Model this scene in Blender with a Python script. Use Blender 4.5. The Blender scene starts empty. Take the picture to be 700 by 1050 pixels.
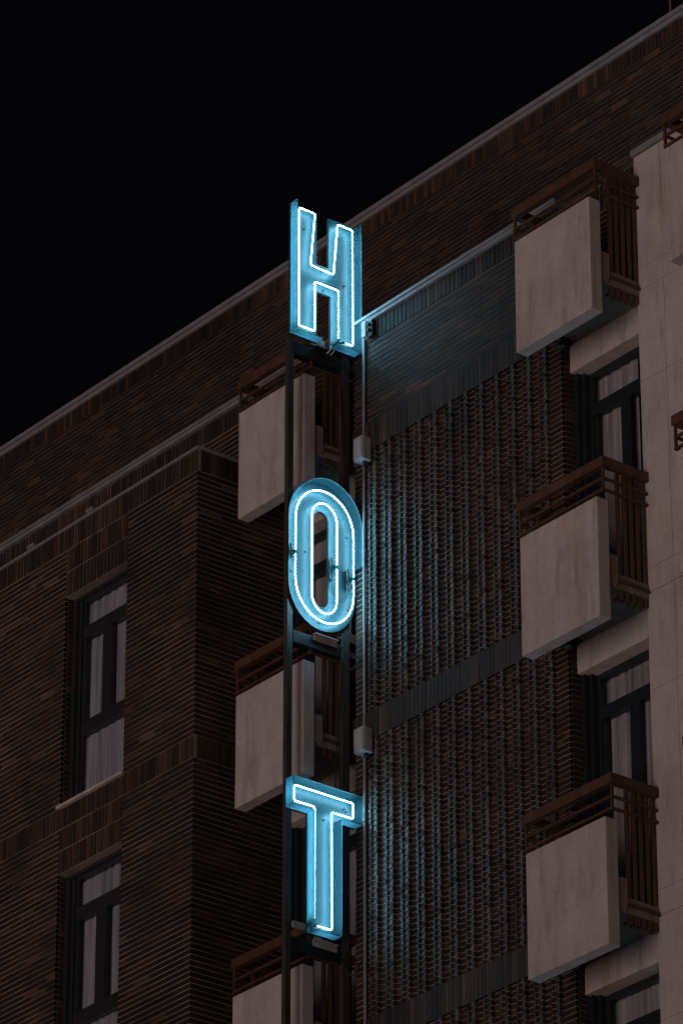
import bpy, bmesh, math, random
from mathutils import Vector, Matrix
random.seed(7)
S = bpy.context.scene
COL = S.collection
R = math.radians

# ------------------------------------------------------------------ materials
def new_mat(name):
    m = bpy.data.materials.new(name); m.use_nodes = True
    nt = m.node_tree; nt.nodes.clear()
    out = nt.nodes.new('ShaderNodeOutputMaterial')
    b = nt.nodes.new('ShaderNodeBsdfPrincipled')
    nt.links.new(b.outputs[0], out.inputs[0])
    return m, nt, b, out

def nd(nt, t, **kw):
    n = nt.nodes.new(t)
    for k, v in kw.items():
        if k in n.inputs: n.inputs[k].default_value = v
        else: setattr(n, k, v)
    return n

def ramp(nt, fac, stops):
    r = nt.nodes.new('ShaderNodeValToRGB')
    el = r.color_ramp.elements
    while len(el) < len(stops): el.new(0.5)
    for e, (p, c) in zip(el, stops):
        e.position = p; e.color = (*c, 1)
    nt.links.new(fac, r.inputs[0])
    return r.outputs[0]

def mixc(nt, fac, a, b, mode='MIX'):
    m = nt.nodes.new('ShaderNodeMix'); m.data_type = 'RGBA'; m.blend_type = mode
    for sock, v in ((0, fac), (6, a), (7, b)):
        if hasattr(v, 'links') or isinstance(v, bpy.types.NodeSocket): nt.links.new(v, m.inputs[sock])
        else: m.inputs[sock].default_value = v if not isinstance(v, tuple) else (*v, 1)
    return m.outputs[2]

def noise(nt, scale, detail=4, rough=.6, stretch=(1, 1, 1), coord='Position'):
    tc = nt.nodes.new('ShaderNodeNewGeometry')
    mp = nt.nodes.new('ShaderNodeMapping'); mp.inputs['Scale'].default_value = stretch
    nt.links.new(tc.outputs[coord], mp.inputs[0])
    n = nt.nodes.new('ShaderNodeTexNoise')
    n.inputs['Scale'].default_value = scale; n.inputs['Detail'].default_value = detail; n.inputs['Roughness'].default_value = rough
    nt.links.new(mp.outputs[0], n.inputs['Vector'])
    return n.outputs[0]

def bump(nt, h, b, strength=.3, dist=.01):
    bp = nt.nodes.new('ShaderNodeBump'); bp.inputs['Strength'].default_value = strength; bp.inputs['Distance'].default_value = dist
    nt.links.new(h, bp.inputs['Height']); nt.links.new(bp.outputs[0], b.inputs['Normal'])

def brick_material(name, stops, rough=.72, spec=.3):
    m, nt, b, o = new_mat(name)
    at = nd(nt, 'ShaderNodeAttribute', attribute_name='tint')
    c = ramp(nt, at.outputs['Fac'], stops)
    big = noise(nt, .55, 3)
    c = mixc(nt, 1.0, c, ramp(nt, big, [(.32, (.45, .45, .46)), (.5, (.92, .90, .90)), (.68, (1.35, 1.28, 1.25))]), 'MULTIPLY')
    fine = noise(nt, 55, 5)
    c = mixc(nt, 1.0, c, ramp(nt, fine, [(.25, (.6, .6, .6)), (.75, (1.35, 1.35, 1.35))]), 'MULTIPLY')
    nt.links.new(c, b.inputs['Base Color']); b.inputs['Roughness'].default_value = rough
    b.inputs['Specular IOR Level'].default_value = spec
    bump(nt, noise(nt, 120, 4), b, .5, .004)
    return m

M = {}
M['brick'] = brick_material('dark_brown_brick', [(0, (.014, .009, .0075)), (.45, (.024, .0135, .0105)), (.75, (.041, .0205, .0135)), (1, (.078, .038, .024))])
M['soldier'] = brick_material('upright_brick', [(0, (.018, .012, .010)), (.5, (.032, .019, .015)), (.85, (.044, .024, .017)), (1, (.075, .038, .024))])

def plain(name, col, rough=.7, metal=0, var=.25, scale=6, stretch=(1, 1, 1), bmp=.2, spec=.4):
    m, nt, b, o = new_mat(name)
    n = noise(nt, scale, 5, .65, stretch)
    lo = tuple(x * (1 - var) for x in col); hi = tuple(min(1, x * (1 + var)) for x in col)
    nt.links.new(ramp(nt, n, [(.3, lo), (.7, hi)]), b.inputs['Base Color'])
    b.inputs['Roughness'].default_value = rough; b.inputs['Metallic'].default_value = metal
    b.inputs['Specular IOR Level'].default_value = spec
    if bmp: bump(nt, noise(nt, scale * 14, 4), b, bmp, .004)
    return m

M['rib'] = brick_material('grey_rib_brick', [(0, (.022, .017, .015)), (.45, (.048, .038, .033)), (1, (.098, .078, .068))], .55, .45)
M['mortar'] = plain('brick_mortar', (.175, .135, .115), .95, var=.6, scale=1.6)
M['dark_mortar'] = plain('weathered_mortar', (.12, .092, .082), .95, var=.5, scale=5)
M['attic_soldier'] = brick_material('upright_attic_brick', [(0, (.018, .012, .010)), (.55, (.032, .018, .014)), (.85, (.055, .028, .018)), (1, (.085, .042, .024))])
def concrete(name, col, rust):
    m, nt, b, o = new_mat(name)
    c = ramp(nt, noise(nt, 2.2, 6, .65), [(.25, tuple(x * .80 for x in col)), (.75, tuple(x * 1.12 for x in col))])
    st = noise(nt, 5.0, 5, .7, (1.6, 1.6, .22))
    c = mixc(nt, 1.0, c, ramp(nt, st, [(.30, (.64, .60, .57)), (.46, (.95, .94, .93)), (.7, (1.04, 1.04, 1.04))]), 'MULTIPLY')
    fine = noise(nt, 48, 4, .7)
    c = mixc(nt, 1.0, c, ramp(nt, fine, [(.3, (.86, .86, .86)), (.7, (1.08, 1.08, 1.08))]), 'MULTIPLY')
    if rust:
        rs = ramp(nt, noise(nt, 1.1, 5, .7, (1.3, 1.3, .45)), [(.54, (0, 0, 0)), (.74, (1, 1, 1))])
        rr = mixc(nt, rs, c, (.26, .145, .085)); 
        c = mixc(nt, rust, c, rr)
    nt.links.new(c, b.inputs['Base Color']); b.inputs['Roughness'].default_value = .9
    b.inputs['Specular IOR Level'].default_value = .25
    bump(nt, noise(nt, 70, 5, .7), b, .35, .004)
    return m
M['concrete'] = concrete('cast_concrete', (.47, .405, .395), .35)
M['stone'] = concrete('stone_cladding', (.47, .40, .385), .6)
M['raw_concrete'] = concrete('raw_concrete', (.22, .17, .14), .6)
M['coping'] = plain('coping_metal', (.19, .18, .195), .5, .0, .2, 5)
M['rail'] = plain('brown_painted_iron', (.078, .034, .018), .55, 0, .4, 14, (1, 1, .4), .3)
M['frame'] = plain('dark_window_frame', (.020, .020, .022), .4, 0, .3, 8, bmp=.05)
M['door_frame'] = plain('dark_blue_window_frame', (.011, .016, .021), .4, 0, .3, 8, bmp=.05)
M['steel'] = plain('sign_steel', (.062, .050, .044), .55, .3, .4, 12, (1, 1, .3))
M['dark_steel'] = plain('dark_tray_steel', (.013, .012, .012), .6, .2, .3, 10)
M['bracket'] = plain('pale_bracket_steel', (.30, .26, .24), .6, .0, .3, 10)
M['plastic'] = plain('grey_box_plastic', (.31, .30, .30), .5, 0, .2, 8)
M['conduit'] = plain('conduit_pipe', (.20, .20, .20), .5, 0, .15, 8)
M['black'] = plain('black_rubber', (.012, .012, .013), .5, 0, .2, 10)
M['plate'] = plain('letter_back_enamel', (.0160, .047, .056), .5, 0, .10, 7, bmp=.05)
M['room'] = plain('room_plaster', (.08, .075, .07), .95)
M['roof'] = plain('roof_felt', (.05, .05, .05), .95)
M['asphalt'] = plain('asphalt', (.05, .05, .052), .9, 0, .3, 3)
M['pave'] = plain('paving', (.36, .34, .32), .9, 0, .2, 2)
M['earth'] = plain('ground', (.07, .07, .068), .95, 0, .3, .3)
M['paint'] = plain('road_paint', (.7, .7, .68), .7)
M['bark'] = plain('twig_bark', (.10, .075, .055), .9, 0, .4, 20)
M['clay'] = plain('clay_pot', (.22, .09, .05), .85)

def curtain_mat(name='curtain_cloth', k=(1, 1, 1)):
    m, nt, b, o = new_mat(name)
    n = noise(nt, 3.5, 3, .6, (5, 5, .15))
    c = ramp(nt, n, [(p, tuple(x * y for x, y in zip(c, k))) for p, c in ((.30, (.20, .20, .235)), (.5, (.38, .37, .41)), (.7, (.58, .55, .58)))])  # upright stripes: shade of the folds painted into the cloth colour
    nt.links.new(c, b.inputs['Base Color']); b.inputs['Roughness'].default_value = .95
    tr = nd(nt, 'ShaderNodeBsdfTranslucent'); nt.links.new(c, tr.inputs[0])
    mx = nd(nt, 'ShaderNodeMixShader'); mx.inputs[0].default_value = .25
    nt.links.new(b.outputs[0], mx.inputs[1]); nt.links.new(tr.outputs[0], mx.inputs[2]); nt.links.new(mx.outputs[0], o.inputs[0])
    return m
M['curtain'] = curtain_mat()
M['warm_curtain'] = curtain_mat('warm_curtain_cloth', (1.12, 1.0, .93))
def glass_mat():
    m, nt, b, o = new_mat('window_glass')
    nt.nodes.remove(b)
    t = nd(nt, 'ShaderNodeBsdfTransparent'); t.inputs[0].default_value = (.95, .96, .97, 1)
    g = nd(nt, 'ShaderNodeBsdfGlossy'); g.inputs['Roughness'].default_value = .03
    lw = nd(nt, 'ShaderNodeLayerWeight'); lw.inputs[0].default_value = .5
    pw = nd(nt, 'ShaderNodeMath', operation='POWER'); nt.links.new(lw.outputs['Facing'], pw.inputs[0]); pw.inputs[1].default_value = 5
    f = nd(nt, 'ShaderNodeMath', operation='MULTIPLY_ADD'); nt.links.new(pw.outputs[0], f.inputs[0]); f.inputs[1].default_value = .9; f.inputs[2].default_value = .04
    mx = nd(nt, 'ShaderNodeMixShader')
    nt.links.new(f.outputs[0], mx.inputs[0]); nt.links.new(t.outputs[0], mx.inputs[1]); nt.links.new(g.outputs[0], mx.inputs[2])
    nt.links.new(mx.outputs[0], o.inputs[0])
    return m
M['glass'] = glass_mat()
def acrylic():
    m, nt, b, o = new_mat('blue_acrylic')
    b.inputs['Base Color'].default_value = (.024, .066, .080, 1); b.inputs['Roughness'].default_value = .6; b.inputs['Specular IOR Level'].default_value = .1
    tr = nd(nt, 'ShaderNodeBsdfTranslucent'); tr.inputs[0].default_value = (.060, .150, .180, 1)
    mx = nd(nt, 'ShaderNodeMixShader'); mx.inputs[0].default_value = .5
    nt.links.new(b.outputs[0], mx.inputs[1]); nt.links.new(tr.outputs[0], mx.inputs[2])
    nt.links.new(mx.outputs[0], o.inputs[0])
    return m
M['acrylic'] = acrylic()
M['edge'] = plain('acrylic_edge', (.10, .22, .25), .5, 0, .05, 8, bmp=0)
def neon():
    m, nt, b, o = new_mat('lit_neon')
    nt.nodes.remove(b)
    e = nd(nt, 'ShaderNodeEmission'); e.inputs[0].default_value = (.27, .73, 1.0, 1); e.inputs[1].default_value = 62.0
    nt.links.new(e.outputs[0], o.inputs[0])
    return m
M['neon'] = neon()
def electrode_mat():
    m, nt, b, o = new_mat('electrode_glass')
    b.inputs['Base Color'].default_value = (.01, .12, .12, 1); b.inputs['Roughness'].default_value = .15
    return m
M['electrode'] = electrode_mat()

# ------------------------------------------------------------------ mesh helpers
def wloc(o):
    v = Vector((0, 0, 0))
    while o is not None:
        v += o.location; o = o.parent
    return v

class MB:
    def __init__(self): self.v = []; self.f = []; self.t = []; self.m = []; self.sm = []
    def poly(self, pts, mat=0, tint=.5, smooth=False):
        n = len(self.v); self.v += [tuple(p) for p in pts]; self.f.append(tuple(range(n, n + len(pts)))); self.t.append(tint); self.m.append(mat); self.sm.append(smooth)
    def box(self, x0, x1, y0, y1, z0, z1, mat=0, tint=.5):
        n = len(self.v)
        self.v += [(x0, y0, z0), (x1, y0, z0), (x1, y1, z0), (x0, y1, z0), (x0, y0, z1), (x1, y0, z1), (x1, y1, z1), (x0, y1, z1)]
        for q in ((0, 3, 2, 1), (4, 5, 6, 7), (0, 1, 5, 4), (1, 2, 6, 5), (2, 3, 7, 6), (3, 0, 4, 7)):
            self.f.append(tuple(n + i for i in q)); self.t.append(tint); self.m.append(mat); self.sm.append(False)
    def prism_x(self, pts, x0, x1, mat=0):           # pts: (y,z) outline, extruded along x
        n = len(self.v); k = len(pts)
        self.v += [(x0, y, z) for y, z in pts] + [(x1, y, z) for y, z in pts]
        F = [tuple(n + i for i in range(k)), tuple(n + k + i for i in reversed(range(k)))]
        F += [(n + i, n + k + i, n + k + (i + 1) % k, n + (i + 1) % k) for i in range(k)]
        for q in F: self.f.append(q); self.t.append(.5); self.m.append(mat); self.sm.append(False)
    def tube(self, path, r, closed=False, seg=10, mat=0, r1=None):
        P = [Vector(p) for p in path]; k = len(P); n0 = len(self.v)
        up = None
        for i, p in enumerate(P):
            a = P[i - 1] if (i > 0 or closed) else p
            b = P[(i + 1) % k] if (i < k - 1 or closed) else p
            d = (b - a).normalized()
            if up is None:
                up = d.cross(Vector((1, 0, 0)));
                if up.length < .1: up = d.cross(Vector((0, 1, 0)))
            up = (up - d * up.dot(d)).normalized(); s = d.cross(up)
            rr = r if r1 is None else r + (r1 - r) * i / (k - 1)
            for j in range(seg):
                an = 2 * math.pi * j / seg
                self.v.append(tuple(p + (up * math.cos(an) + s * math.sin(an)) * rr))
        for i in range(k if closed else k - 1):
            for j in range(seg):
                a = n0 + i * seg; b = n0 + ((i + 1) % k) * seg
                self.f.append((a + j, a + (j + 1) % seg, b + (j + 1) % seg, b + j)); self.t.append(.5); self.m.append(mat); self.sm.append(True)
        if not closed:
            self.f.append(tuple(n0 + j for j in reversed(range(seg)))); self.f.append(tuple(n0 + (k - 1) * seg + j for j in range(seg)))
            self.t += [.5, .5]; self.m += [mat, mat]; self.sm += [False, False]
    def build(self, name, mats, parent=None, loc=None, bevel=0):
        if not isinstance(mats, (list, tuple)): mats = [mats]
        me = bpy.data.meshes.new(name)
        base = Vector(loc) if loc is not None else Vector((0, 0, 0))
        me.from_pydata([tuple(Vector(v) - base) for v in self.v], [], self.f)
        for m in mats: me.materials.append(m)
        me.polygons.foreach_set('material_index', self.m)
        me.polygons.foreach_set('use_smooth', self.sm)
        at = me.attributes.new('tint', 'FLOAT', 'FACE'); at.data.foreach_set('value', self.t)
        me.update()
        bm = bmesh.new(); bm.from_mesh(me); bmesh.ops.recalc_face_normals(bm, faces=bm.faces)
        if bevel:
            bmesh.ops.bevel(bm, geom=list(bm.edges), offset=bevel, segments=2, affect='EDGES', profile=.5)
        bm.to_mesh(me); bm.free()
        o = bpy.data.objects.new(name, me); COL.objects.link(o)
        o.location = base
        if parent is not None:
            o.parent = parent; o.location = base - wloc(parent)
        return o

def empty(name, loc, label, cat, group=None):
    o = bpy.data.objects.new(name, None); COL.objects.link(o); o.location = loc; o.empty_display_size = .2
    o['label'] = label; o['category'] = cat
    if group: o['group'] = group
    return o
def tag(o, label, cat, group=None):
    o['label'] = label; o['category'] = cat
    if group: o['group'] = group
    return o

# ------------------------------------------------------------------ brickwork (mat 0 brick, mat 1 mortar, mat 2 upright brick)
CO, JT = .0555, .0125
rnd = random.random
def jit(s, c=.0025): return max(-c, min(c, random.gauss(0, s)))
def tint(): return min(1, max(0, random.gauss(.43, .25)))
def courses(z0, z1):
    n = max(1, round((z1 - z0) / CO)); c = (z1 - z0) / n
    return [(z0 + i * c + JT / 2, z0 + (i + 1) * c - JT / 2, i) for i in range(n)]
def spans(a, b, L=.25, off=0, j=.004):
    x = a - off; out = []
    while x < b - 1e-6:
        s, e = max(a, x), min(b, x + L - j)
        if b - e < .03: e = b
        if e - s > .02: out.append((s, e))
        x += L
    return out
def bricks_x(mb, x0, x1, z0, z1, y, L=.25):
    for za, zb, i in courses(z0, z1):
        for a, b in spans(x0, x1, L, (L / 2 if i % 2 else 0)):
            d = jit(.0011)
            mb.box(a, b, y + d, y + .03, za + random.gauss(0, .0005), zb, 0, tint())
def bricks_y(mb, x, y0, y1, z0, z1, L=.25):
    for za, zb, i in courses(z0, z1):
        for a, b in spans(y0, y1, L, (L / 2 if i % 2 else 0)):
            d = jit(.0011)
            mb.box(x - .03, x + d, a, b, za, zb, 0, tint())
def soldiers_x(mb, x0, x1, z0, z1, y, w=.0575, j=.0125, mat=2, sig=.002):
    n = max(1, round((x1 - x0) / w)); w = (x1 - x0) / n
    for i in range(n):
        d = jit(sig)
        mb.box(x0 + i * w + j / 2, x0 + (i + 1) * w - j / 2, y + d, y + .03, z0 + j / 2, z1 - j / 2, mat, rnd())
def soldiers_y(mb, x, y0, y1, z0, z1, w=.0575, j=.0125, mat=2):
    n = max(1, round((y1 - y0) / w)); w = (y1 - y0) / n
    for i in range(n):
        d = jit(.0015)
        mb.box(x - .03, x + d, y0 + i * w + j / 2, y0 + (i + 1) * w - j / 2, z0 + j / 2, z1 - j / 2, mat, rnd())
WALL = [M['brick'], M['mortar'], M['soldier']]
MR = .004   # mortar lies this far behind the brick faces

# ------------------------------------------------------------------ the building
B = empty('hotel_building', (0, 0, 0), 'dark brick hotel building with ribbed brick bay, concrete balconies and pale stone pier', 'building')
TOP, FL = 25.085, 3.0
XW, YW = -2.55, -.945            # front right corner of the projecting wing
BL, BR = -1.335, 1.64            # ribbed bay
SL, SR = 2.69, 3.70              # stone pier
zlow = 13.6                      # brick by brick above this height

# top storey, set back behind the terrace
mb = MB()
yA = 2.5
mb.box(-17, 12, yA + .007, 9, 24.3, 28.57, 1)
bricks_x(mb, -13, 7, 25.6, 28.385, yA)
soldiers_x(mb, -13, 7, 28.385, 28.57, yA - .004, .06, .008, 2, .0025)
mb.build('attic_wall', [M['brick'], M['dark_mortar'], M['attic_soldier']], B)
mb = MB()
mb.box(-17, 12, yA - .025, 3.0, 28.572, 28.618); mb.box(-17, 12, yA - .045, 3.0, 28.622, 28.672)
mb.build('roof_coping', M['coping'], B)
mb = MB(); mb.box(-17, 12, .36, yA, 24.15, 24.29); mb.box(-17, 12, 3.0, 9, 28.575, 28.61)
mb.build('flat_roof', M['roof'], B)

# main wall: its top strip runs behind the wing and over the left recess
mb = MB()
mb.box(-17, XW - MR, MR, .35, 0, TOP - .07, 1)
bricks_x(mb, -12, XW, 23.7, 24.80, 0)
soldiers_x(mb, -12, XW, 24.80, TOP - .07, -.003)
mb.box(XW - .003, BL, MR, .35, 23.58, TOP - .07, 1)
bricks_x(mb, XW, BL, 23.62, 24.80, 0)
soldiers_x(mb, XW, BL, 24.80, TOP - .07, -.003)
mb.build('main_wall', WALL, B)
mb = MB()
mb.box(BR, SL, .1 + MR, .40, 23.58, 25.06, 1)
bricks_x(mb, BR, SL, 23.62, 24.76, .1)
soldiers_x(mb, BR, SL, 24.76, 25.05, .097)
mb.build('recessed_wall', WALL, B)
mb = MB()
mb.box(-17, BR, -.035, .36, TOP - .068, TOP - .03); mb.box(-17, BR, -.05, .36, TOP - .027, TOP)
mb.build('wall_coping', M['coping'], B)

# ribbed bay
def ribbed(x0, x1, name):
    mb = MB()
    mb.box(x0, x1, .009, 1.2, 23.60, TOP - .07, 1); mb.box(x0, x1, MR, 1.2, 0, 23.598, 1)
    soldiers_x(mb, x0, x1, 24.80, TOP - .07, -.004, .06, .011)
    bricks_x(mb, x0, x1, 23.92, 24.795, 0)
    bands = [23.92 - 3.0 * k for k in range(4)]
    for k, zt in enumerate(bands):
        zb = zt - .30
        soldiers_x(mb, x0, x1, zb, zt, -.035, .0557, .008)
        mb.box(x0, x1, -.030, .0035, zb + .004, zt - .004, 1)
        lo = max(zlow, zt - 3.0)
        # wall behind the ribs
        for za, zz, i in courses(lo, zb):
            for a, b in spans(x0, x1, .223, 0):
                mb.box(a, b, random.gauss(0, .001), .03, za, zz, 0, tint())
        nr = 12
        for i in range(nr):
            xc = x0 + 2.793 - .223 * i
            for q, (w, dep) in enumerate(((.018, .044), (.0135, .018))):
                xx = xc - (.112 if q else 0)
                if xx - .03 < x0: continue
                mb.box(xx - w + .005, xx + w - .005, -dep + .011, MR - .001, lo + .002, zb - .002, 1)
                for za, zz, c in courses(lo, zb):
                    d = jit(.002, .004); al = .0016 if c % 2 else -.001
                    mb.box(xx - w + d, xx + w + d, -dep + al + jit(.0018, .004), .012, za + .002, zz - .001, 3 if rnd() < .9 else 0, tint())
    # right end face of the bay
    bricks_y(mb, x1 + .007, .031, .137, zlow, 24.8)
    return mb.build(name, WALL + [M['rib']], B)
ribbed(BL, BR, 'ribbed_wall')
ribbed(4.76, 7.735, 'ribbed_wall')

# the projecting wing with its window column
WX0, WX1 = -4.69, -3.665
heads = [(20.98, 23.20), (17.95, 20.18 + .08)]
WT = 23.985
mb = MB()
yb = YW + MR
mb.box(-17, WX0, yb, -.001, 0, WT - .03, 1); mb.box(WX1, XW - MR, yb, -.001, 0, WT - .03, 1)
mb.box(WX0, WX1, yb, -.001, 23.20, WT - .03, 1); mb.box(WX0, WX1, yb, -.001, heads[1][1], 20.955, 1); mb.box(WX0, WX1, yb, -.001, 0, 17.93, 1)
for xa, xb in ((-8.2, WX0), (WX1, XW)):
    soldiers_x(mb, xa, xb, 23.72, WT - .03, YW - .003)
    bricks_x(mb, xa, xb, 20.955, 23.72, YW)
    soldiers_x(mb, xa, xb, 20.725, 20.955, YW - .003)
    bricks_x(mb, xa, xb, 17.93, 20.725, YW)
    soldiers_x(mb, xa, xb, 17.70, 17.93, YW - .003)
    bricks_x(mb, xa, xb, zlow, 17.70, YW)
for za, zb in ((23.72, WT - .03), (23.47, 23.72), (23.20, 23.47), (20.725, 20.94), (20.50, 20.725), (heads[1][1], 20.50), (17.7, 17.92), (17.45, 17.7)):
    soldiers_x(mb, WX0, WX1, za, zb, YW - .003)
bricks_x(mb, WX0, WX1, zlow, 17.45, YW)
y0 = YW + .032
bricks_y(mb, XW, y0, .137, 20.955, 23.72); soldiers_y(mb, XW + .003, y0, .137, 23.72, WT - .03)
soldiers_y(mb, XW + .003, y0, .137, 20.725, 20.955); bricks_y(mb, XW, y0, .137, 17.93, 20.725)
soldiers_y(mb, XW + .003, y0, .137, 17.70, 17.93); bricks_y(mb, XW, y0, .137, zlow, 17.70)
# brick reveals
for z0, z1 in heads:
    bricks_y(mb, WX0 + .008, y0, YW + .13, z0, z1)
mb.build('wing_wall', WALL, B)
mb = MB()
mb.box(-17, XW + .012, YW - .012, -.001, WT - .028, WT)
mb.build('wing_coping', M['coping'], B)
for px in (-5.35, -4.35):
    mb = MB(); mb.box(px, px + .11, YW - .03, YW + .05, WT + .002, WT + .04); mb.build('coping_clamp', M['coping'], B, bevel=.006)

def curtain(x0, x1, y, z0, z1, folds, amp, gap=None, phase=0):
    mb = MB(); n = 120
    def yy(u): return y + amp * math.sin(u * folds * 6.283 + phase + 1.3 * math.sin(u * 9 + phase)) + amp * .35 * math.sin(u * folds * 2.7 * 6.283)
    for side, dy in ((0, 0), (1, .004)):
        for i in range(n):
            ua, ub = i / n, (i + 1) / n
            if gap and gap[0] < (ua + ub) / 2 < gap[1]: continue
            xa, xb = x0 + (x1 - x0) * ua, x0 + (x1 - x0) * ub
            mb.poly([(xa, yy(ua) + dy, z0), (xb, yy(ub) + dy, z0), (xb, yy(ub) + dy, z1), (xa, yy(ua) + dy, z1)], 0, .5, True)
    return mb

def wing_window(z0, z1, ph):
    yf = YW + .125
    x0, x1 = WX0 + .008, WX1 - .002
    h = z1 - z0
    T = lambda v: z1 - v * h / 2.22
    f = MB()
    # stepped outer frame
    for x_a, x_b in ((x0, x0 + .055), (x1 - .055, x1)): f.box(x_a, x_b, yf - .035, yf + .065, z0, z1)
    f.box(x0 + .056, x0 + .10, yf, yf + .06, z0, z1); f.box(x1 - .10, x1 - .056, yf, yf + .06, z0, z1)
    f.box(x0 + .101, x0 + .125, yf + .025, yf + .058, z0, z1)
    a, b = x0 + .126, x1 - .101
    f.box(a, b, yf, yf + .06, z1 - .07, z1); f.box(x0 + .056, x1 - .056, yf - .03, yf - .002, z1 - .035, z1)
    f.box(a, b, yf, yf + .06, T(.47), T(.34)); f.box(a, b, yf, yf + .06, T(1.50), T(1.36)); f.box(a, b, yf, yf + .06, z0, z0 + .055)
    mid = a + (b - a) * .53
    f.box(mid - .085, mid + .065, yf + .002, yf + .058, T(1.36) + .001, T(.47) - .001)
    f.box(a, a + .03, yf + .015, yf + .05, T(1.36) + .001, T(.47) - .001)
    fr = f.build('window', M['frame'], B, bevel=.004)
    p = MB(); p.box(a, b, yf + .028, yf + .034, T(.34) + .001, z1 - .071); p.box(a + .031, mid - .086, yf + .028, yf + .034, T(1.36) + .002, T(.47) - .002)
    p.box(mid + .066, b, yf + .028, yf + .034, T(1.36) + .002, T(.47) - .002); p.box(a, b, yf + .028, yf + .034, z0 + .056, T(1.50) - .001)
    p.build('pane', M['glass'], fr)
    curtain(x0 + .02, x1 - .01, yf + .085, z0 + .02, z1 - .02, 8, .012, None, ph).build('curtain', M['curtain'], fr)
    s = MB(); s.box(WX0 - .03, WX1 + .012, YW - .03, yf + .03, z0 - .035, z0 - .003)
    s.build('window_sill', M['stone'], fr, bevel=.005)
wing_window(*heads[0], .4)
wing_window(*heads[1], 2.1)

# stone pier
mb = MB()
def pier(x0, x1):
    mb.box(x0, x1, .012, 1.2, 0, TOP - .06)
    g = .0022
    cuts = [TOP - .06, 23.852, 23.627]
    rows = []
    k = 0
    z = 23.627
    rows.append((23.852, TOP - .06, False)); rows.append((23.63, 23.852, True))
    for k in range(4):
        t = 23.63 - 3 * k
        rows += [(t - .915, t, False), (20.87 - 3 * k, t - .915, 'L'), (20.64 - 3 * k, 20.87 - 3 * k, True)]
    xm = x0 + .345
    for a, b, kind in rows:
        if kind is True: mb.box(x0, x1, 0, .02, a + g, b - g)
        else:
            mb.box(x0, xm - g, random.gauss(0, .001), .02, a + g, b - g); mb.box(xm + g, x1, random.gauss(0, .001), .02, a + g, b - g)
pier(SL, SR)
mb.build('stone_pier', M['stone'], B)
mb = MB(); mb.box(SL - .02, SR + .02, -.025, 1.2, TOP - .055, TOP + .012); mb.build('pier_coping', M['coping'], B, bevel=.004)

# recesses with lintels and balcony doors
def recess(x0, x1, ph, top=True):
    for k in range(4):
        zl = 23.30 - 3 * k
        m = MB(); m.box(x0 + .002, x1 - .002, .1, .5, zl, zl + .279); m.build('lintel', M['stone'], B, bevel=.004)
        z0, z1 = zl - 2.69, zl - .002
        m = MB(); m.box(x0 + .002, x1 - .002, .12, 2.2, zl + .281, zl + .309) if k else None
        if k: m.build('floor_slab', M['raw_concrete'], B)
        if k == 3: continue
        yf = .25
        f = MB()
        f.box(x0 + .002, x0 + .05, yf - .11, yf + .065, z0, z1); f.box(x0 + .052, x0 + .09, yf - .06, yf + .06, z0, z1); f.box(x0 + .092, x0 + .13, yf, yf + .058, z0, z1)
        f.box(x1 - .11, x1 - .002, yf, yf + .06, z0, z1)
        a, b = x0 + .131, x1 - .111
        f.box(a, b, yf, yf + .06, z1 - .055, z1)
        f.box(a, b, yf, yf + .06, z1 - .44, z1 - .32)
        f.box(a, b, yf, yf + .06, z0, z0 + .09)
        mid = x0 + .56
        f.box(mid - .06, mid + .065, yf + .002, yf + .058, z0 + .091, z1 - .441)
        f.box(a, a + .035, yf + .015, yf + .058, z0 + .091, z1 - .441); f.box(b - .035, b, yf + .015, yf + .058, z0 + .091, z1 - .441)
        fr = f.build('balcony_door', M['door_frame'], B, bevel=.004)
        p = MB(); p.box(a, b, yf + .028, yf + .034, z1 - .319, z1 - .056)
        p.box(a + .036, mid - .061, yf + .028, yf + .034, z0 + .092, z1 - .442); p.box(mid + .066, b - .036, yf + .028, yf + .034, z0 + .092, z1 - .442)
        p.build('pane', M['glass'], fr)
        gap = (.60, .86) if k == 0 else (.80, .83)
        curtain(x0 + .03, x1 - .01, yf + .09, z0 + .03, z1 - .01, 9, .015, gap, ph + k * 1.7).build('curtain', M['warm_curtain'], fr)
recess(BR, SL, .3)
recess(XW, BL, 1.1)
recess(SR, 4.76, 2.2)
mb = MB(); mb.box(SR, 4.76, .1, .4, 23.58, 25.06); mb.build('recessed_wall', M['brick'], B)
mb = MB(); mb.box(-17, 12, 2.2, 2.49, 0, 24.29); mb.box(7.735, 12, .01, 2.2, 0, TOP - .07); mb.build('inner_wall', M['room'], B)

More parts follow.
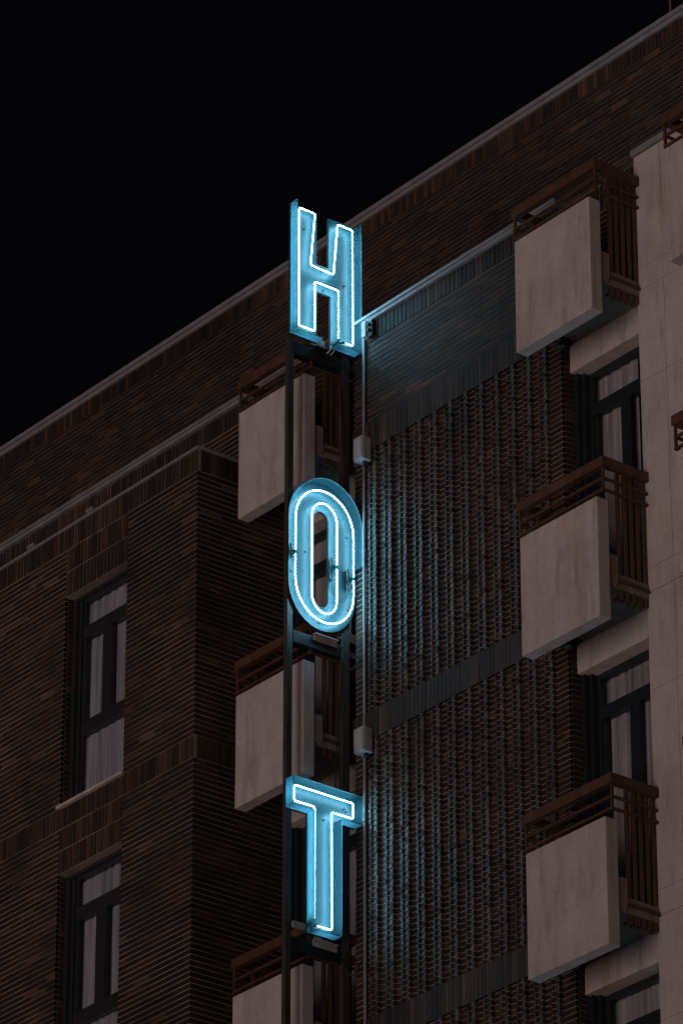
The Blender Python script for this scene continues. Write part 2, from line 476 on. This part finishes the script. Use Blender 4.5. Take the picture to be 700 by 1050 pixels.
# ------------------------------------------------------------------ balconies
PW, PH, PY0, PY1 = 1.023, 1.142, -.597, -.467
def make_balcony():
    # local origin: left top corner line of the front panel, on the wall plane
    s = MB()
    s.box(.03, PW - .03, PY1 + .001, .118, -.80, -.66)
    slab = s.build('balcony', M['raw_concrete'], B, bevel=.004)
    m = MB(); m.box(0, PW, PY0, PY1, -PH, 0); m.build('front_panel', M['concrete'], slab, bevel=.006)
    for x in (PW - .115, .015):
        m = MB(); m.prism_x([(PY1 + .001, -.50), (-.355, -.50), (-.355, -.74), (-.385, -.80), (PY1 + .001, -.78)], x, x + .10)
        m.build('bracket', M['raw_concrete'], slab, bevel=.004)
    x0, x1, y0, zt = -.118, 1.036, -.530, .414
    m = MB()
    hw, hh = .060, .090
    m.box(x0, x1, y0, y0 + hw, zt - hh, zt); m.box(x1 - hw, x1, y0 + hw, .004, zt - hh, zt); m.box(x0, x0 + hw, y0 + hw, .004, zt - hh, zt)
    m.build('handrail', M['rail'], slab)
    for dz in (.205, .315):
        m = MB(); r = .010; i = .012
        for z in (zt - dz,):
            m.box(x0 + i, x1 - i, y0 + i, y0 + i + .026, z - r, z + r)
            m.box(x1 - i - .026, x1 - i, y0 + i + .027, .002, z - r, z + r); m.box(x0 + i, x0 + i + .026, y0 + i + .027, .002, z - r, z + r)
        m.build('rail', M['rail'], slab)
    for xx in (x1 - .036, x0 + .014):
        m = MB(); m.box(xx, xx + .022, y0 + .014, y0 + .036, zt - .33, zt - hh - .001); m.build('post', M['rail'], slab)
    for k, yb in enumerate((-.335, -.262, -.189, -.116, -.045)):
        for xx, sg in ((x1 - .075, 1), (x0 + .047, -1)):
            m = MB(); m.box(xx, xx + .03, yb, yb + .034, -.885, zt - hh - .002)
            m.box(xx - .05 if sg > 0 else xx + .031, xx - .001 if sg > 0 else xx + .08, yb, yb + .034, -.885, -.86)
            m.build('railing_bar', M['rail'], slab)
    for xx in (x1 - .04, x0 + .015):
        m = MB(); m.box(xx, xx + .016, -.34, .002, -.745, -.715); m.build('cross_bar', M['rail'], slab)
    return slab
proto = make_balcony()
def place_balcony(x, z, first=False):
    o = proto if first else proto.copy()
    if not first:
        COL.objects.link(o); o.parent = B
        for c in proto.children:
            d = c.copy(); COL.objects.link(d); d.parent = o
    o.location = (x, 0, z)
    return o
zt2 = 21.377
first = True
for x in (1.722, -2.375, 3.763):
    for k in (-1, 0, 1, 2):
        if k == 2 and x > 0: continue
        place_balcony(x, zt2 - 3 * k, first); first = False

# ------------------------------------------------------------------ the neon sign
G = empty('hotel_sign', (-1.30, -.42, 12.4), 'tall vertical blue neon sign spelling HOTEL, fixed beside the ribbed brick wall', 'neon sign')
XB, XT, XF = -1.30, -1.245, -1.190
def fillet(pts, r=.02, closed=True, n=5):
    out = []; k = len(pts)
    for i, p in enumerate(pts):
        p = Vector(p)
        if not closed and i in (0, k - 1): out.append(p); continue
        a, b = Vector(pts[i - 1]) - p, Vector(pts[(i + 1) % k]) - p
        rr = min(r, a.length * .45, b.length * .45)
        A, Bq = p + a.normalized() * rr, p + b.normalized() * rr
        for j in range(n + 1):
            t = j / n
            out.append(A * (1 - t) ** 2 + p * 2 * t * (1 - t) + Bq * t * t)
    return out
def letter(label, plate, walls, tubes, holes=None, bolts=(), rim=None):
    """plate: outline (y,z); walls: list of open (y,z) polylines; tubes: list of ((y,z) list, closed)"""
    m = MB()
    if holes is None:
        n = len(m.v); k = len(plate)
        m.prism_x(plate, XB - .028, XB, 0)
    else:
        k = len(plate)
        for i in range(k):
            a, b = plate[i], plate[(i + 1) % k]; c, d = holes[i], holes[(i + 1) % k]
            for x, rev in ((XB, False), (XB - .028, True)):
                m.poly([(x, *a), (x, *b), (x, *d), (x, *c)], 0)
            m.poly([(XB, *a), (XB, *b), (XB - .028, *b), (XB - .028, *a)], 2); m.poly([(XB, *c), (XB, *d), (XB - .028, *d), (XB - .028, *c)], 2)
    for y, z in bolts:
        m.tube([(XB, y, z), (XB + .012, y, z)], .009, False, 8, 2)
    L = m.build('letter_plate', [M['plate'], M['acrylic'], M['dark_steel']], G)
    L['label'] = label
    for w in walls:
        q = MB(); k = len(w)
        for i in range(k - 1):
            a, b = w[i], w[i + 1]
            q.poly([(XB + .0005, *a), (XB + .0005, *b), (XF, *b), (XF, *a)])
        q.tube([(XF, *p) for p in w], .0035, False, 6, 1)
        q.build('side_wall', [M['acrylic'], M['edge']], L)
    for pts, closed in tubes:
        fp = fillet(pts, .022, closed); path = []
        for i, p in enumerate(fp):                       # short pieces, as the glass is bent and evenly lit
            nx = fp[(i + 1) % len(fp)] if (closed or i < len(fp) - 1) else None
            path.append((XT, p[0], p[1]))
            if nx is not None:
                L_ = (nx - p).length; c = int(L_ / .03)
                for j in range(1, c): q_ = p.lerp(nx, j / c); path.append((XT, q_[0], q_[1]))
        q = MB(); q.tube(path, .0060, closed, 10); q.build('neon_tube', M['neon'], L)
        if not closed:
            for a, b in ((pts[0], pts[1]), (pts[-1], pts[-2])):
                a, b = Vector(a), Vector(b); d = (a - b).normalized()
                e = MB(); c = a + d * .008
                e.tube([(XT, c.x, c.y), (XT, c.x + d.x * .02, c.y + d.y * .02), (XT - .012, c.x + d.x * .032, c.y + d.y * .032), (XB + .001, c.x + d.x * .036, c.y + d.y * .036)], .0135, False, 10)
                e.build('electrode', M['electrode'], L)
    return L
H = FLH = 3.03
# H
yl, yr, zb, zt = -.810, -.036, 24.712, 26.14
hp = [(yl, zt), (-.496, zt), (-.496, 25.575), (-.349, 25.575), (-.349, zt), (yr, zt), (yr, zb), (-.3285, zb), (-.3285, 25.275), (-.4935, 25.275), (-.4935, zb), (yl, zb)]
ht = [(-.315, 24.778), (-.274, 24.80 - .022), (-.274, 25.335), (-.561, 25.335), (-.561, 24.792), (-.751, 24.792), (-.751, 26.085), (-.559, 26.085), (-.612, 25.50), (-.335, 25.49), (-.285, 26.068), (-.103, 26.065), (-.101, 24.79), (-.19, 24.79)]
ht = ht[1:]
ht[0] = (-.274, 24.815)
bolts_h = [(-.77, 25.75), (-.77, 25.45), (-.77, 24.95), (-.06, 25.5), (-.07, 25.1), (-.42, 25.53), (-.42, 25.31), (-.16, 25.45), (-.65, 25.9)]
LH = letter('letter H lit in blue at the top of the sign', hp,
       [[(yl, zb), (yl, zt)], [(yr, zt), (yr, zb)], [(-.4935, zb), (yl + .004, zb)], [(yr - .004, zb), (-.3285, zb)]],
       [(ht, False)], None, bolts_h)
# O
def stadium(y0, y1, z0, z1, n=18):
    r = (y1 - y0) / 2; c = (y0 + y1) / 2; k = 1.10
    out = []
    for i in range(n + 1):
        a = math.pi * i / n; out.append((c + r * math.cos(a), z1 - r * k + r * k * math.sin(a)))
    for i in range(n + 1):
        a = math.pi + math.pi * i / n; out.append((c + r * math.cos(a), z0 + r * k + r * k * math.sin(a)))
    return out
oo = stadium(-.815, -.034, 21.695, 23.225)
oh = stadium(-.519, -.352, 21.935, 22.925)
def wall_o(seq): return seq
tout = stadium(-.777, -.095, 21.755, 23.115); tin = stadium(-.584, -.293, 21.850, 22.985)
def open_at(loop, y_side, z, gap):
    """open the closed loop on one straight side at height z"""
    n = len(loop)
    if y_side > 0:       # right side: between last and first point
        y = loop[0][0]; return [(y, z + gap)] + loop + [(y, z - gap)]
    h = n // 2; y = loop[h - 1][0]
    return [(y, z - gap)] + loop[h:] + loop[:h] + [(y, z + gap)]
# outer ring made of two tubes that meet at gaps on the left and right
n2 = len(tout) // 2
upper = [(tout[0][0], 22.33)] + tout[:n2] + [(tout[n2 - 1][0], 22.40)]
lower = [(tout[n2][0], 22.36)] + tout[n2:] + [(tout[0][0], 22.29)]
inner = open_at(tin, 1, 22.37, .018)
tubes = [(upper, False), (lower, False), (inner, False)]
k2 = len(oo) // 2
wall = [(oo[k2 - 1][0], 22.55)] + list(reversed(oo[:k2])) + [(oo[0][0], 22.44)]
wall = list(reversed(wall))
wall = [(p[0], p[1]) for p in wall]
wall.reverse()
LO = letter('letter O lit in blue in the middle of the sign', oo, [wall[3:]], tubes, oh, [(-.46, 23.15), (-.70, 22.95), (-.79, 22.2), (-.12, 22.0), (-.46, 21.76), (-.62, 22.45), (-.13, 22.75)])
for y, z in ((-.80, 22.42), (-.325, 22.42), (-.325, 22.28), (-.13, 22.36), (-.13, 22.24)):
    q = MB(); q.tube([(XB + .02, y, z - .05), (XB + .03, y + .004, z), (XB + .02, y - .004, z + .05)], .011, False, 8); q.build('tube_holder', M['black'], LO)
q = MB(); q.tube([(XB + .02, -.30 + .27 * t - 0.05, 22.15 + .22 * (2 * t - 1) ** 2 - .1) for t in [i / 10 for i in range(11)]], .004, False, 6); q.build('cable', M['black'], LO)
# T
tz1, tz0, ta = 20.09, 18.66, 19.812
tp = [(-.831, tz1), (-.036, tz1), (-.036, ta), (-.2735, ta), (-.2735, tz0), (-.5855, tz0), (-.5855, ta), (-.831, ta)]
tt = [(-.545, 18.79), (-.545, 19.872), (-.78, 19.872), (-.78, 20.027), (-.103, 20.027), (-.103, 19.875), (-.352, 19.872), (-.348, 18.722), (-.51, 18.722)]
wl = [[(-.831, ta), (-.831, tz1), (-.036, tz1), (-.036, ta), (-.2735, ta), (-.2735, tz0), (-.5855, tz0), (-.5855, ta), (-.829, ta)]]
def segs(w): return [[w[i], w[i + 1]] for i in range(len(w) - 1)]
bt = [(-.80, 19.95), (-.14, 19.95), (-.14, 19.9), (-.165, 19.97), (-.56, 18.9), (-.56, 18.75), (-.40, 19.8)]
LT = letter('letter T lit in blue low on the sign', tp, segs(wl[0]), [(tt, False)], None, bt)
# E and L carry on below
def sh(p, z): return [(a, b - z) for a, b in p]
ez1, ez0 = 17.06, 15.64
ep = [(-.80, ez1), (-.05, ez1), (-.05, ez1 - .28), (-.50, ez1 - .28), (-.50, 16.49), (-.12, 16.49), (-.12, 16.21), (-.50, 16.21), (-.50, ez0 + .28), (-.05, ez0 + .28), (-.05, ez0), (-.80, ez0)]
et = [(-.56, 15.70), (-.74, 15.70), (-.74, 17.0), (-.11, 17.0), (-.11, 16.84), (-.56, 16.84), (-.56, 16.43), (-.18, 16.43), (-.18, 16.27), (-.56, 16.27), (-.56, 15.86), (-.11, 15.86), (-.11, 15.70), (-.50, 15.70)]
letter('letter E lit in blue under the T', ep, segs(ep), [(et, False)])
lz1, lz0 = 14.03, 12.61
lp = [(-.80, lz1), (-.50, lz1), (-.50, lz0 + .28), (-.05, lz0 + .28), (-.05, lz0), (-.80, lz0)]
lt = [(-.56, 12.67), (-.74, 12.67), (-.74, 13.97), (-.56, 13.97), (-.56, 12.83), (-.11, 12.83), (-.11, 12.67), (-.50, 12.67)]
letter('letter L lit in blue at the foot of the sign', lp, segs(lp), [(lt, False)])
for ya, yb in ((-.803, -.738), (-.160, -.072)):
    m = MB(); m.box(-1.385, -1.331, ya, yb, 12.4, 24.70); m.build('sign_post', M['steel'], G, bevel=.004)
for k in range(5):
    z = 24.735 - 3.03 * k
    m = MB(); m.box(-1.42, -1.33, -.735, -.165, z - .20, z - .075); m.build('transformer_tray', M['dark_steel'], G, bevel=.006)
    m = MB(); m.box(-1.328, -1.318, -.50, -.23, z - .115, z - .06); m.box(-1.328, -1.29, -.50, -.23, z - .058, z - .05); m.build('angle_bracket', M['bracket'] if k else M['dark_steel'], G)
    m = MB(); m.box(-1.375, -1.34, -.071, .004, z - .16, z - .10); m.build('wall_arm', M['steel'], G)
m = MB(); m.box(-1.328, -1.30, -.735, -.60, 18.68, 18.735); m.build('angle_bracket', M['bracket'], G)
for dy in (0, .045):
    m = MB(); m.tube([(-1.285, -.33 + dy, 24.73), (-1.29, -.335 + dy, 24.69), (-1.30, -.355 + dy, 24.655), (-1.33, -.36 + dy, 24.65)], .008, False, 6); m.build('cable', M['bracket'], G)

for k in range(4):      # slack cables from tray to tray and over to the wall
    z = 24.60 - 3.03 * k
    m = MB(); m.tube([(-1.345 + .012 * math.sin(t * 9 + k), -.19 + .03 * math.sin(t * 5 + 2 * k), z - 2.9 * t) for t in [i / 24 for i in range(25)]], .007, False, 6); m.build('cable', M['black'], G)
    m = MB(); m.tube([(-1.33 + .14 * t, -.17 + .13 * t, z - .03 - .16 * math.sin(math.pi * t)) for t in [i / 12 for i in range(13)]], .006, False, 6); m.build('cable', M['black'], G)
# conduit and the boxes on it
m = MB(); m.tube([(-1.172, -.026, z) for z in (11.0, 14, 17, 20, 23, 24.86)], .0145, False, 10)
for z in (15.5, 18.05, 19.85, 21.75, 22.6):
    m.tube([(-1.172, -.026, z - .015), (-1.172, -.026, z + .015)], .019, False, 10)
tag(m.build('cable_conduit', M['conduit'], None, (-1.172, -.026, 11.0)), 'thin vertical grey conduit pipe running down the left edge of ribbed brick wall', 'pipe')
def jbox(x0, x1, z0, z1, label, y0=-.155):
    e = empty('junction_box', ((x0 + x1) / 2, -.045, z0), label, 'junction box', 'grey boxes on the conduit')
    m = MB(); m.box(x0, x1, y0, -.046, z0, z1); m.build('case', M['plastic'], e, bevel=.012)
    m = MB(); m.box(x0 + .008, x1 - .008, y0 - .012, y0 - .001, z0 + .01, z1 - .01); m.build('lid', M['plastic'], e, bevel=.004)
    m = MB(); m.tube([(x1 - .05, -.09, z0 + .002), (x1 - .05, -.09, z0 - .035)], .022, False, 10); m.build('cable_gland', M['black'], e)
jbox(-1.165, -1.03, 23.48, 23.73, 'grey junction box on the conduit just above the letter O')
jbox(-1.165, -1.025, 20.47, 20.72, 'grey junction box on the conduit just above the letter T')
e = empty('cable_box', (-1.10, -.003, 24.84), 'small box with two dark knobs at the corner under the wall coping beside the H', 'cable box')
m = MB(); m.box(-1.145, -1.085, -.075, -.008, 24.84, 25.01); m.build('case', M['plastic'], e, bevel=.006)
m = MB(); m.box(-1.084, -1.01, -.055, -.008, 24.83, 25.0); m.build('back_plate', M['black'], e, bevel=.004)
for z in (24.89, 24.95):
    m = MB(); m.tube([(-1.045, -.056, z), (-1.045, -.085, z)], .018, False, 10); m.build('knob', M['dark_steel'], e)

# roof mast
e = empty('roof_mast', (.277, 2.75, 28.69), 'thin aerial mast standing on the roof edge at upper right', 'mast')
m = MB(); m.tube([(.277, 2.75, 28.70), (.277, 2.75, 31.5)], .014, False, 8); m.build('pole', M['steel'], e)
m = MB(); m.box(.21, .345, 2.68, 2.82, 28.692, 28.71); m.build('base_plate', M['steel'], e)

# bare plant on the lowest left balcony
px, py, pz = -1.62, -.27, zt2 - 6 - .66
e = empty('bare_plant', (px, py, pz), 'bare twigs of a potted plant behind the lowest left balcony panel', 'plant')
m = MB(); m.tube([(px, py, pz + .001), (px, py, pz + .09), (px, py, pz + .17)], .075, False, 16, 0, .10); m.build('pot', M['clay'], e)
m = MB()
for i in range(11):
    a = rnd() * 6.28; l = .35 + rnd() * .40; sp = .08 + rnd() * .20
    pts = []
    for t in (0, .25, .5, .75, 1):
        pts.append((px + math.cos(a) * sp * t ** 1.4 + random.gauss(0, .008), py + math.sin(a) * sp * .7 * t ** 1.4 + random.gauss(0, .008), pz + .16 + l * t))
    m.tube(pts, .006, False, 6, 0, .002)
    b0 = Vector(pts[2])
    for s in (-1, 1):
        m.tube([b0, b0 + Vector((.04 * s, .02, .06)), b0 + Vector((.07 * s, .03 * s, .15))], .003, False, 5, 0, .001)
m.build('twigs', M['bark'], e)

# ------------------------------------------------------------------ ground, street
def flat(name, x0, x1, y0, y1, z0, z1, mat):
    m = MB(); m.box(x0, x1, y0, y1, z0, z1); o = m.build(name, mat, None, ((x0 + x1) / 2, (y0 + y1) / 2, z0)); o['kind'] = 'structure'; return o
m = MB(); m.poly([(-900, -29, -.14), (900, -29, -.14), (900, 900, -.14), (-900, 900, -.14)]); g = m.build('ground', M['earth']); g['kind'] = 'structure'
flat('road', -120, 120, -19, -5.5, -.136, -.13, M['asphalt'])
flat('pavement', -120, 120, -5.5, -1.2, -.136, -.005, M['pave'])
flat('pavement', -120, 120, -29, -19, -.136, -.005, M['pave'])
m = MB()
for i in range(-20, 20): m.box(i * 5, i * 5 + 2.2, -12.3, -12.18, -.129, -.125)
o = m.build('road_marking', M['paint']); o['kind'] = 'structure'

# ------------------------------------------------------------------ light, sky
az, el = R(17), R(-21)       # towards the light: right of the facade normal, low
sun = bpy.data.lights.new('sun', 'SUN'); sun.energy = .80; sun.angle = R(30); sun.color = (1.0, .80, .755)
so = bpy.data.objects.new('sun', sun); COL.objects.link(so)
d = Vector((math.sin(az) * math.cos(el), -math.cos(az) * math.cos(el), math.sin(el)))
so.rotation_euler = d.to_track_quat('Z', 'Y').to_euler(); so.location = (30, -60, -10)
W = bpy.data.worlds.new('World'); S.world = W; W.use_nodes = True
nt = W.node_tree; nt.nodes.clear()
out = nt.nodes.new('ShaderNodeOutputWorld'); bg = nt.nodes.new('ShaderNodeBackground'); bg.inputs[1].default_value = .0008
sk = nt.nodes.new('ShaderNodeTexSky'); sk.sky_type = 'NISHITA'; sk.sun_disc = False; sk.sun_elevation = el; sk.sun_rotation = math.atan2(d.x, d.y)
nt.links.new(sk.outputs[0], bg.inputs[0])
# warm fill glow added along the horizon and everywhere below it
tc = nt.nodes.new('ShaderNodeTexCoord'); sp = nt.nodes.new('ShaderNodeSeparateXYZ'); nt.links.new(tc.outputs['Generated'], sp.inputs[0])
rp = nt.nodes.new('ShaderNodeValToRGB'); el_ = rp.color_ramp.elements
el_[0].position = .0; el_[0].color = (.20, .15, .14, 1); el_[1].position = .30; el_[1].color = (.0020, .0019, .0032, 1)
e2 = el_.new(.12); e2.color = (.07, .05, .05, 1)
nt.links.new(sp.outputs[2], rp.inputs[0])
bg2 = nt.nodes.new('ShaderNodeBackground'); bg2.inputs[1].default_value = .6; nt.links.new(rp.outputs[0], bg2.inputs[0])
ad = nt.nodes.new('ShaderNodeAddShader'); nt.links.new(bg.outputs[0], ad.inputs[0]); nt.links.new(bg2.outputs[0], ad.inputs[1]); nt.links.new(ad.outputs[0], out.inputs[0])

# ------------------------------------------------------------------ camera
cam = bpy.data.cameras.new('camera'); co = bpy.data.objects.new('camera', cam); COL.objects.link(co)
cam.sensor_fit = 'HORIZONTAL'; cam.sensor_width = 36; cam.lens = 5089.69 / 700 * 36
cam.clip_start = .5; cam.clip_end = 3000
co.location = (31, -25.645, 1.6)
co.rotation_euler = (R(90 + 27.4955), 0, R(51.7634))
S.camera = co
S.view_settings.view_transform = 'Standard'; S.view_settings.look = 'None'; S.view_settings.exposure = 0; S.view_settings.gamma = 1
S.cycles.use_denoising = True
S.cycles.max_bounces = 8
S.cycles.filter_width = 1.25
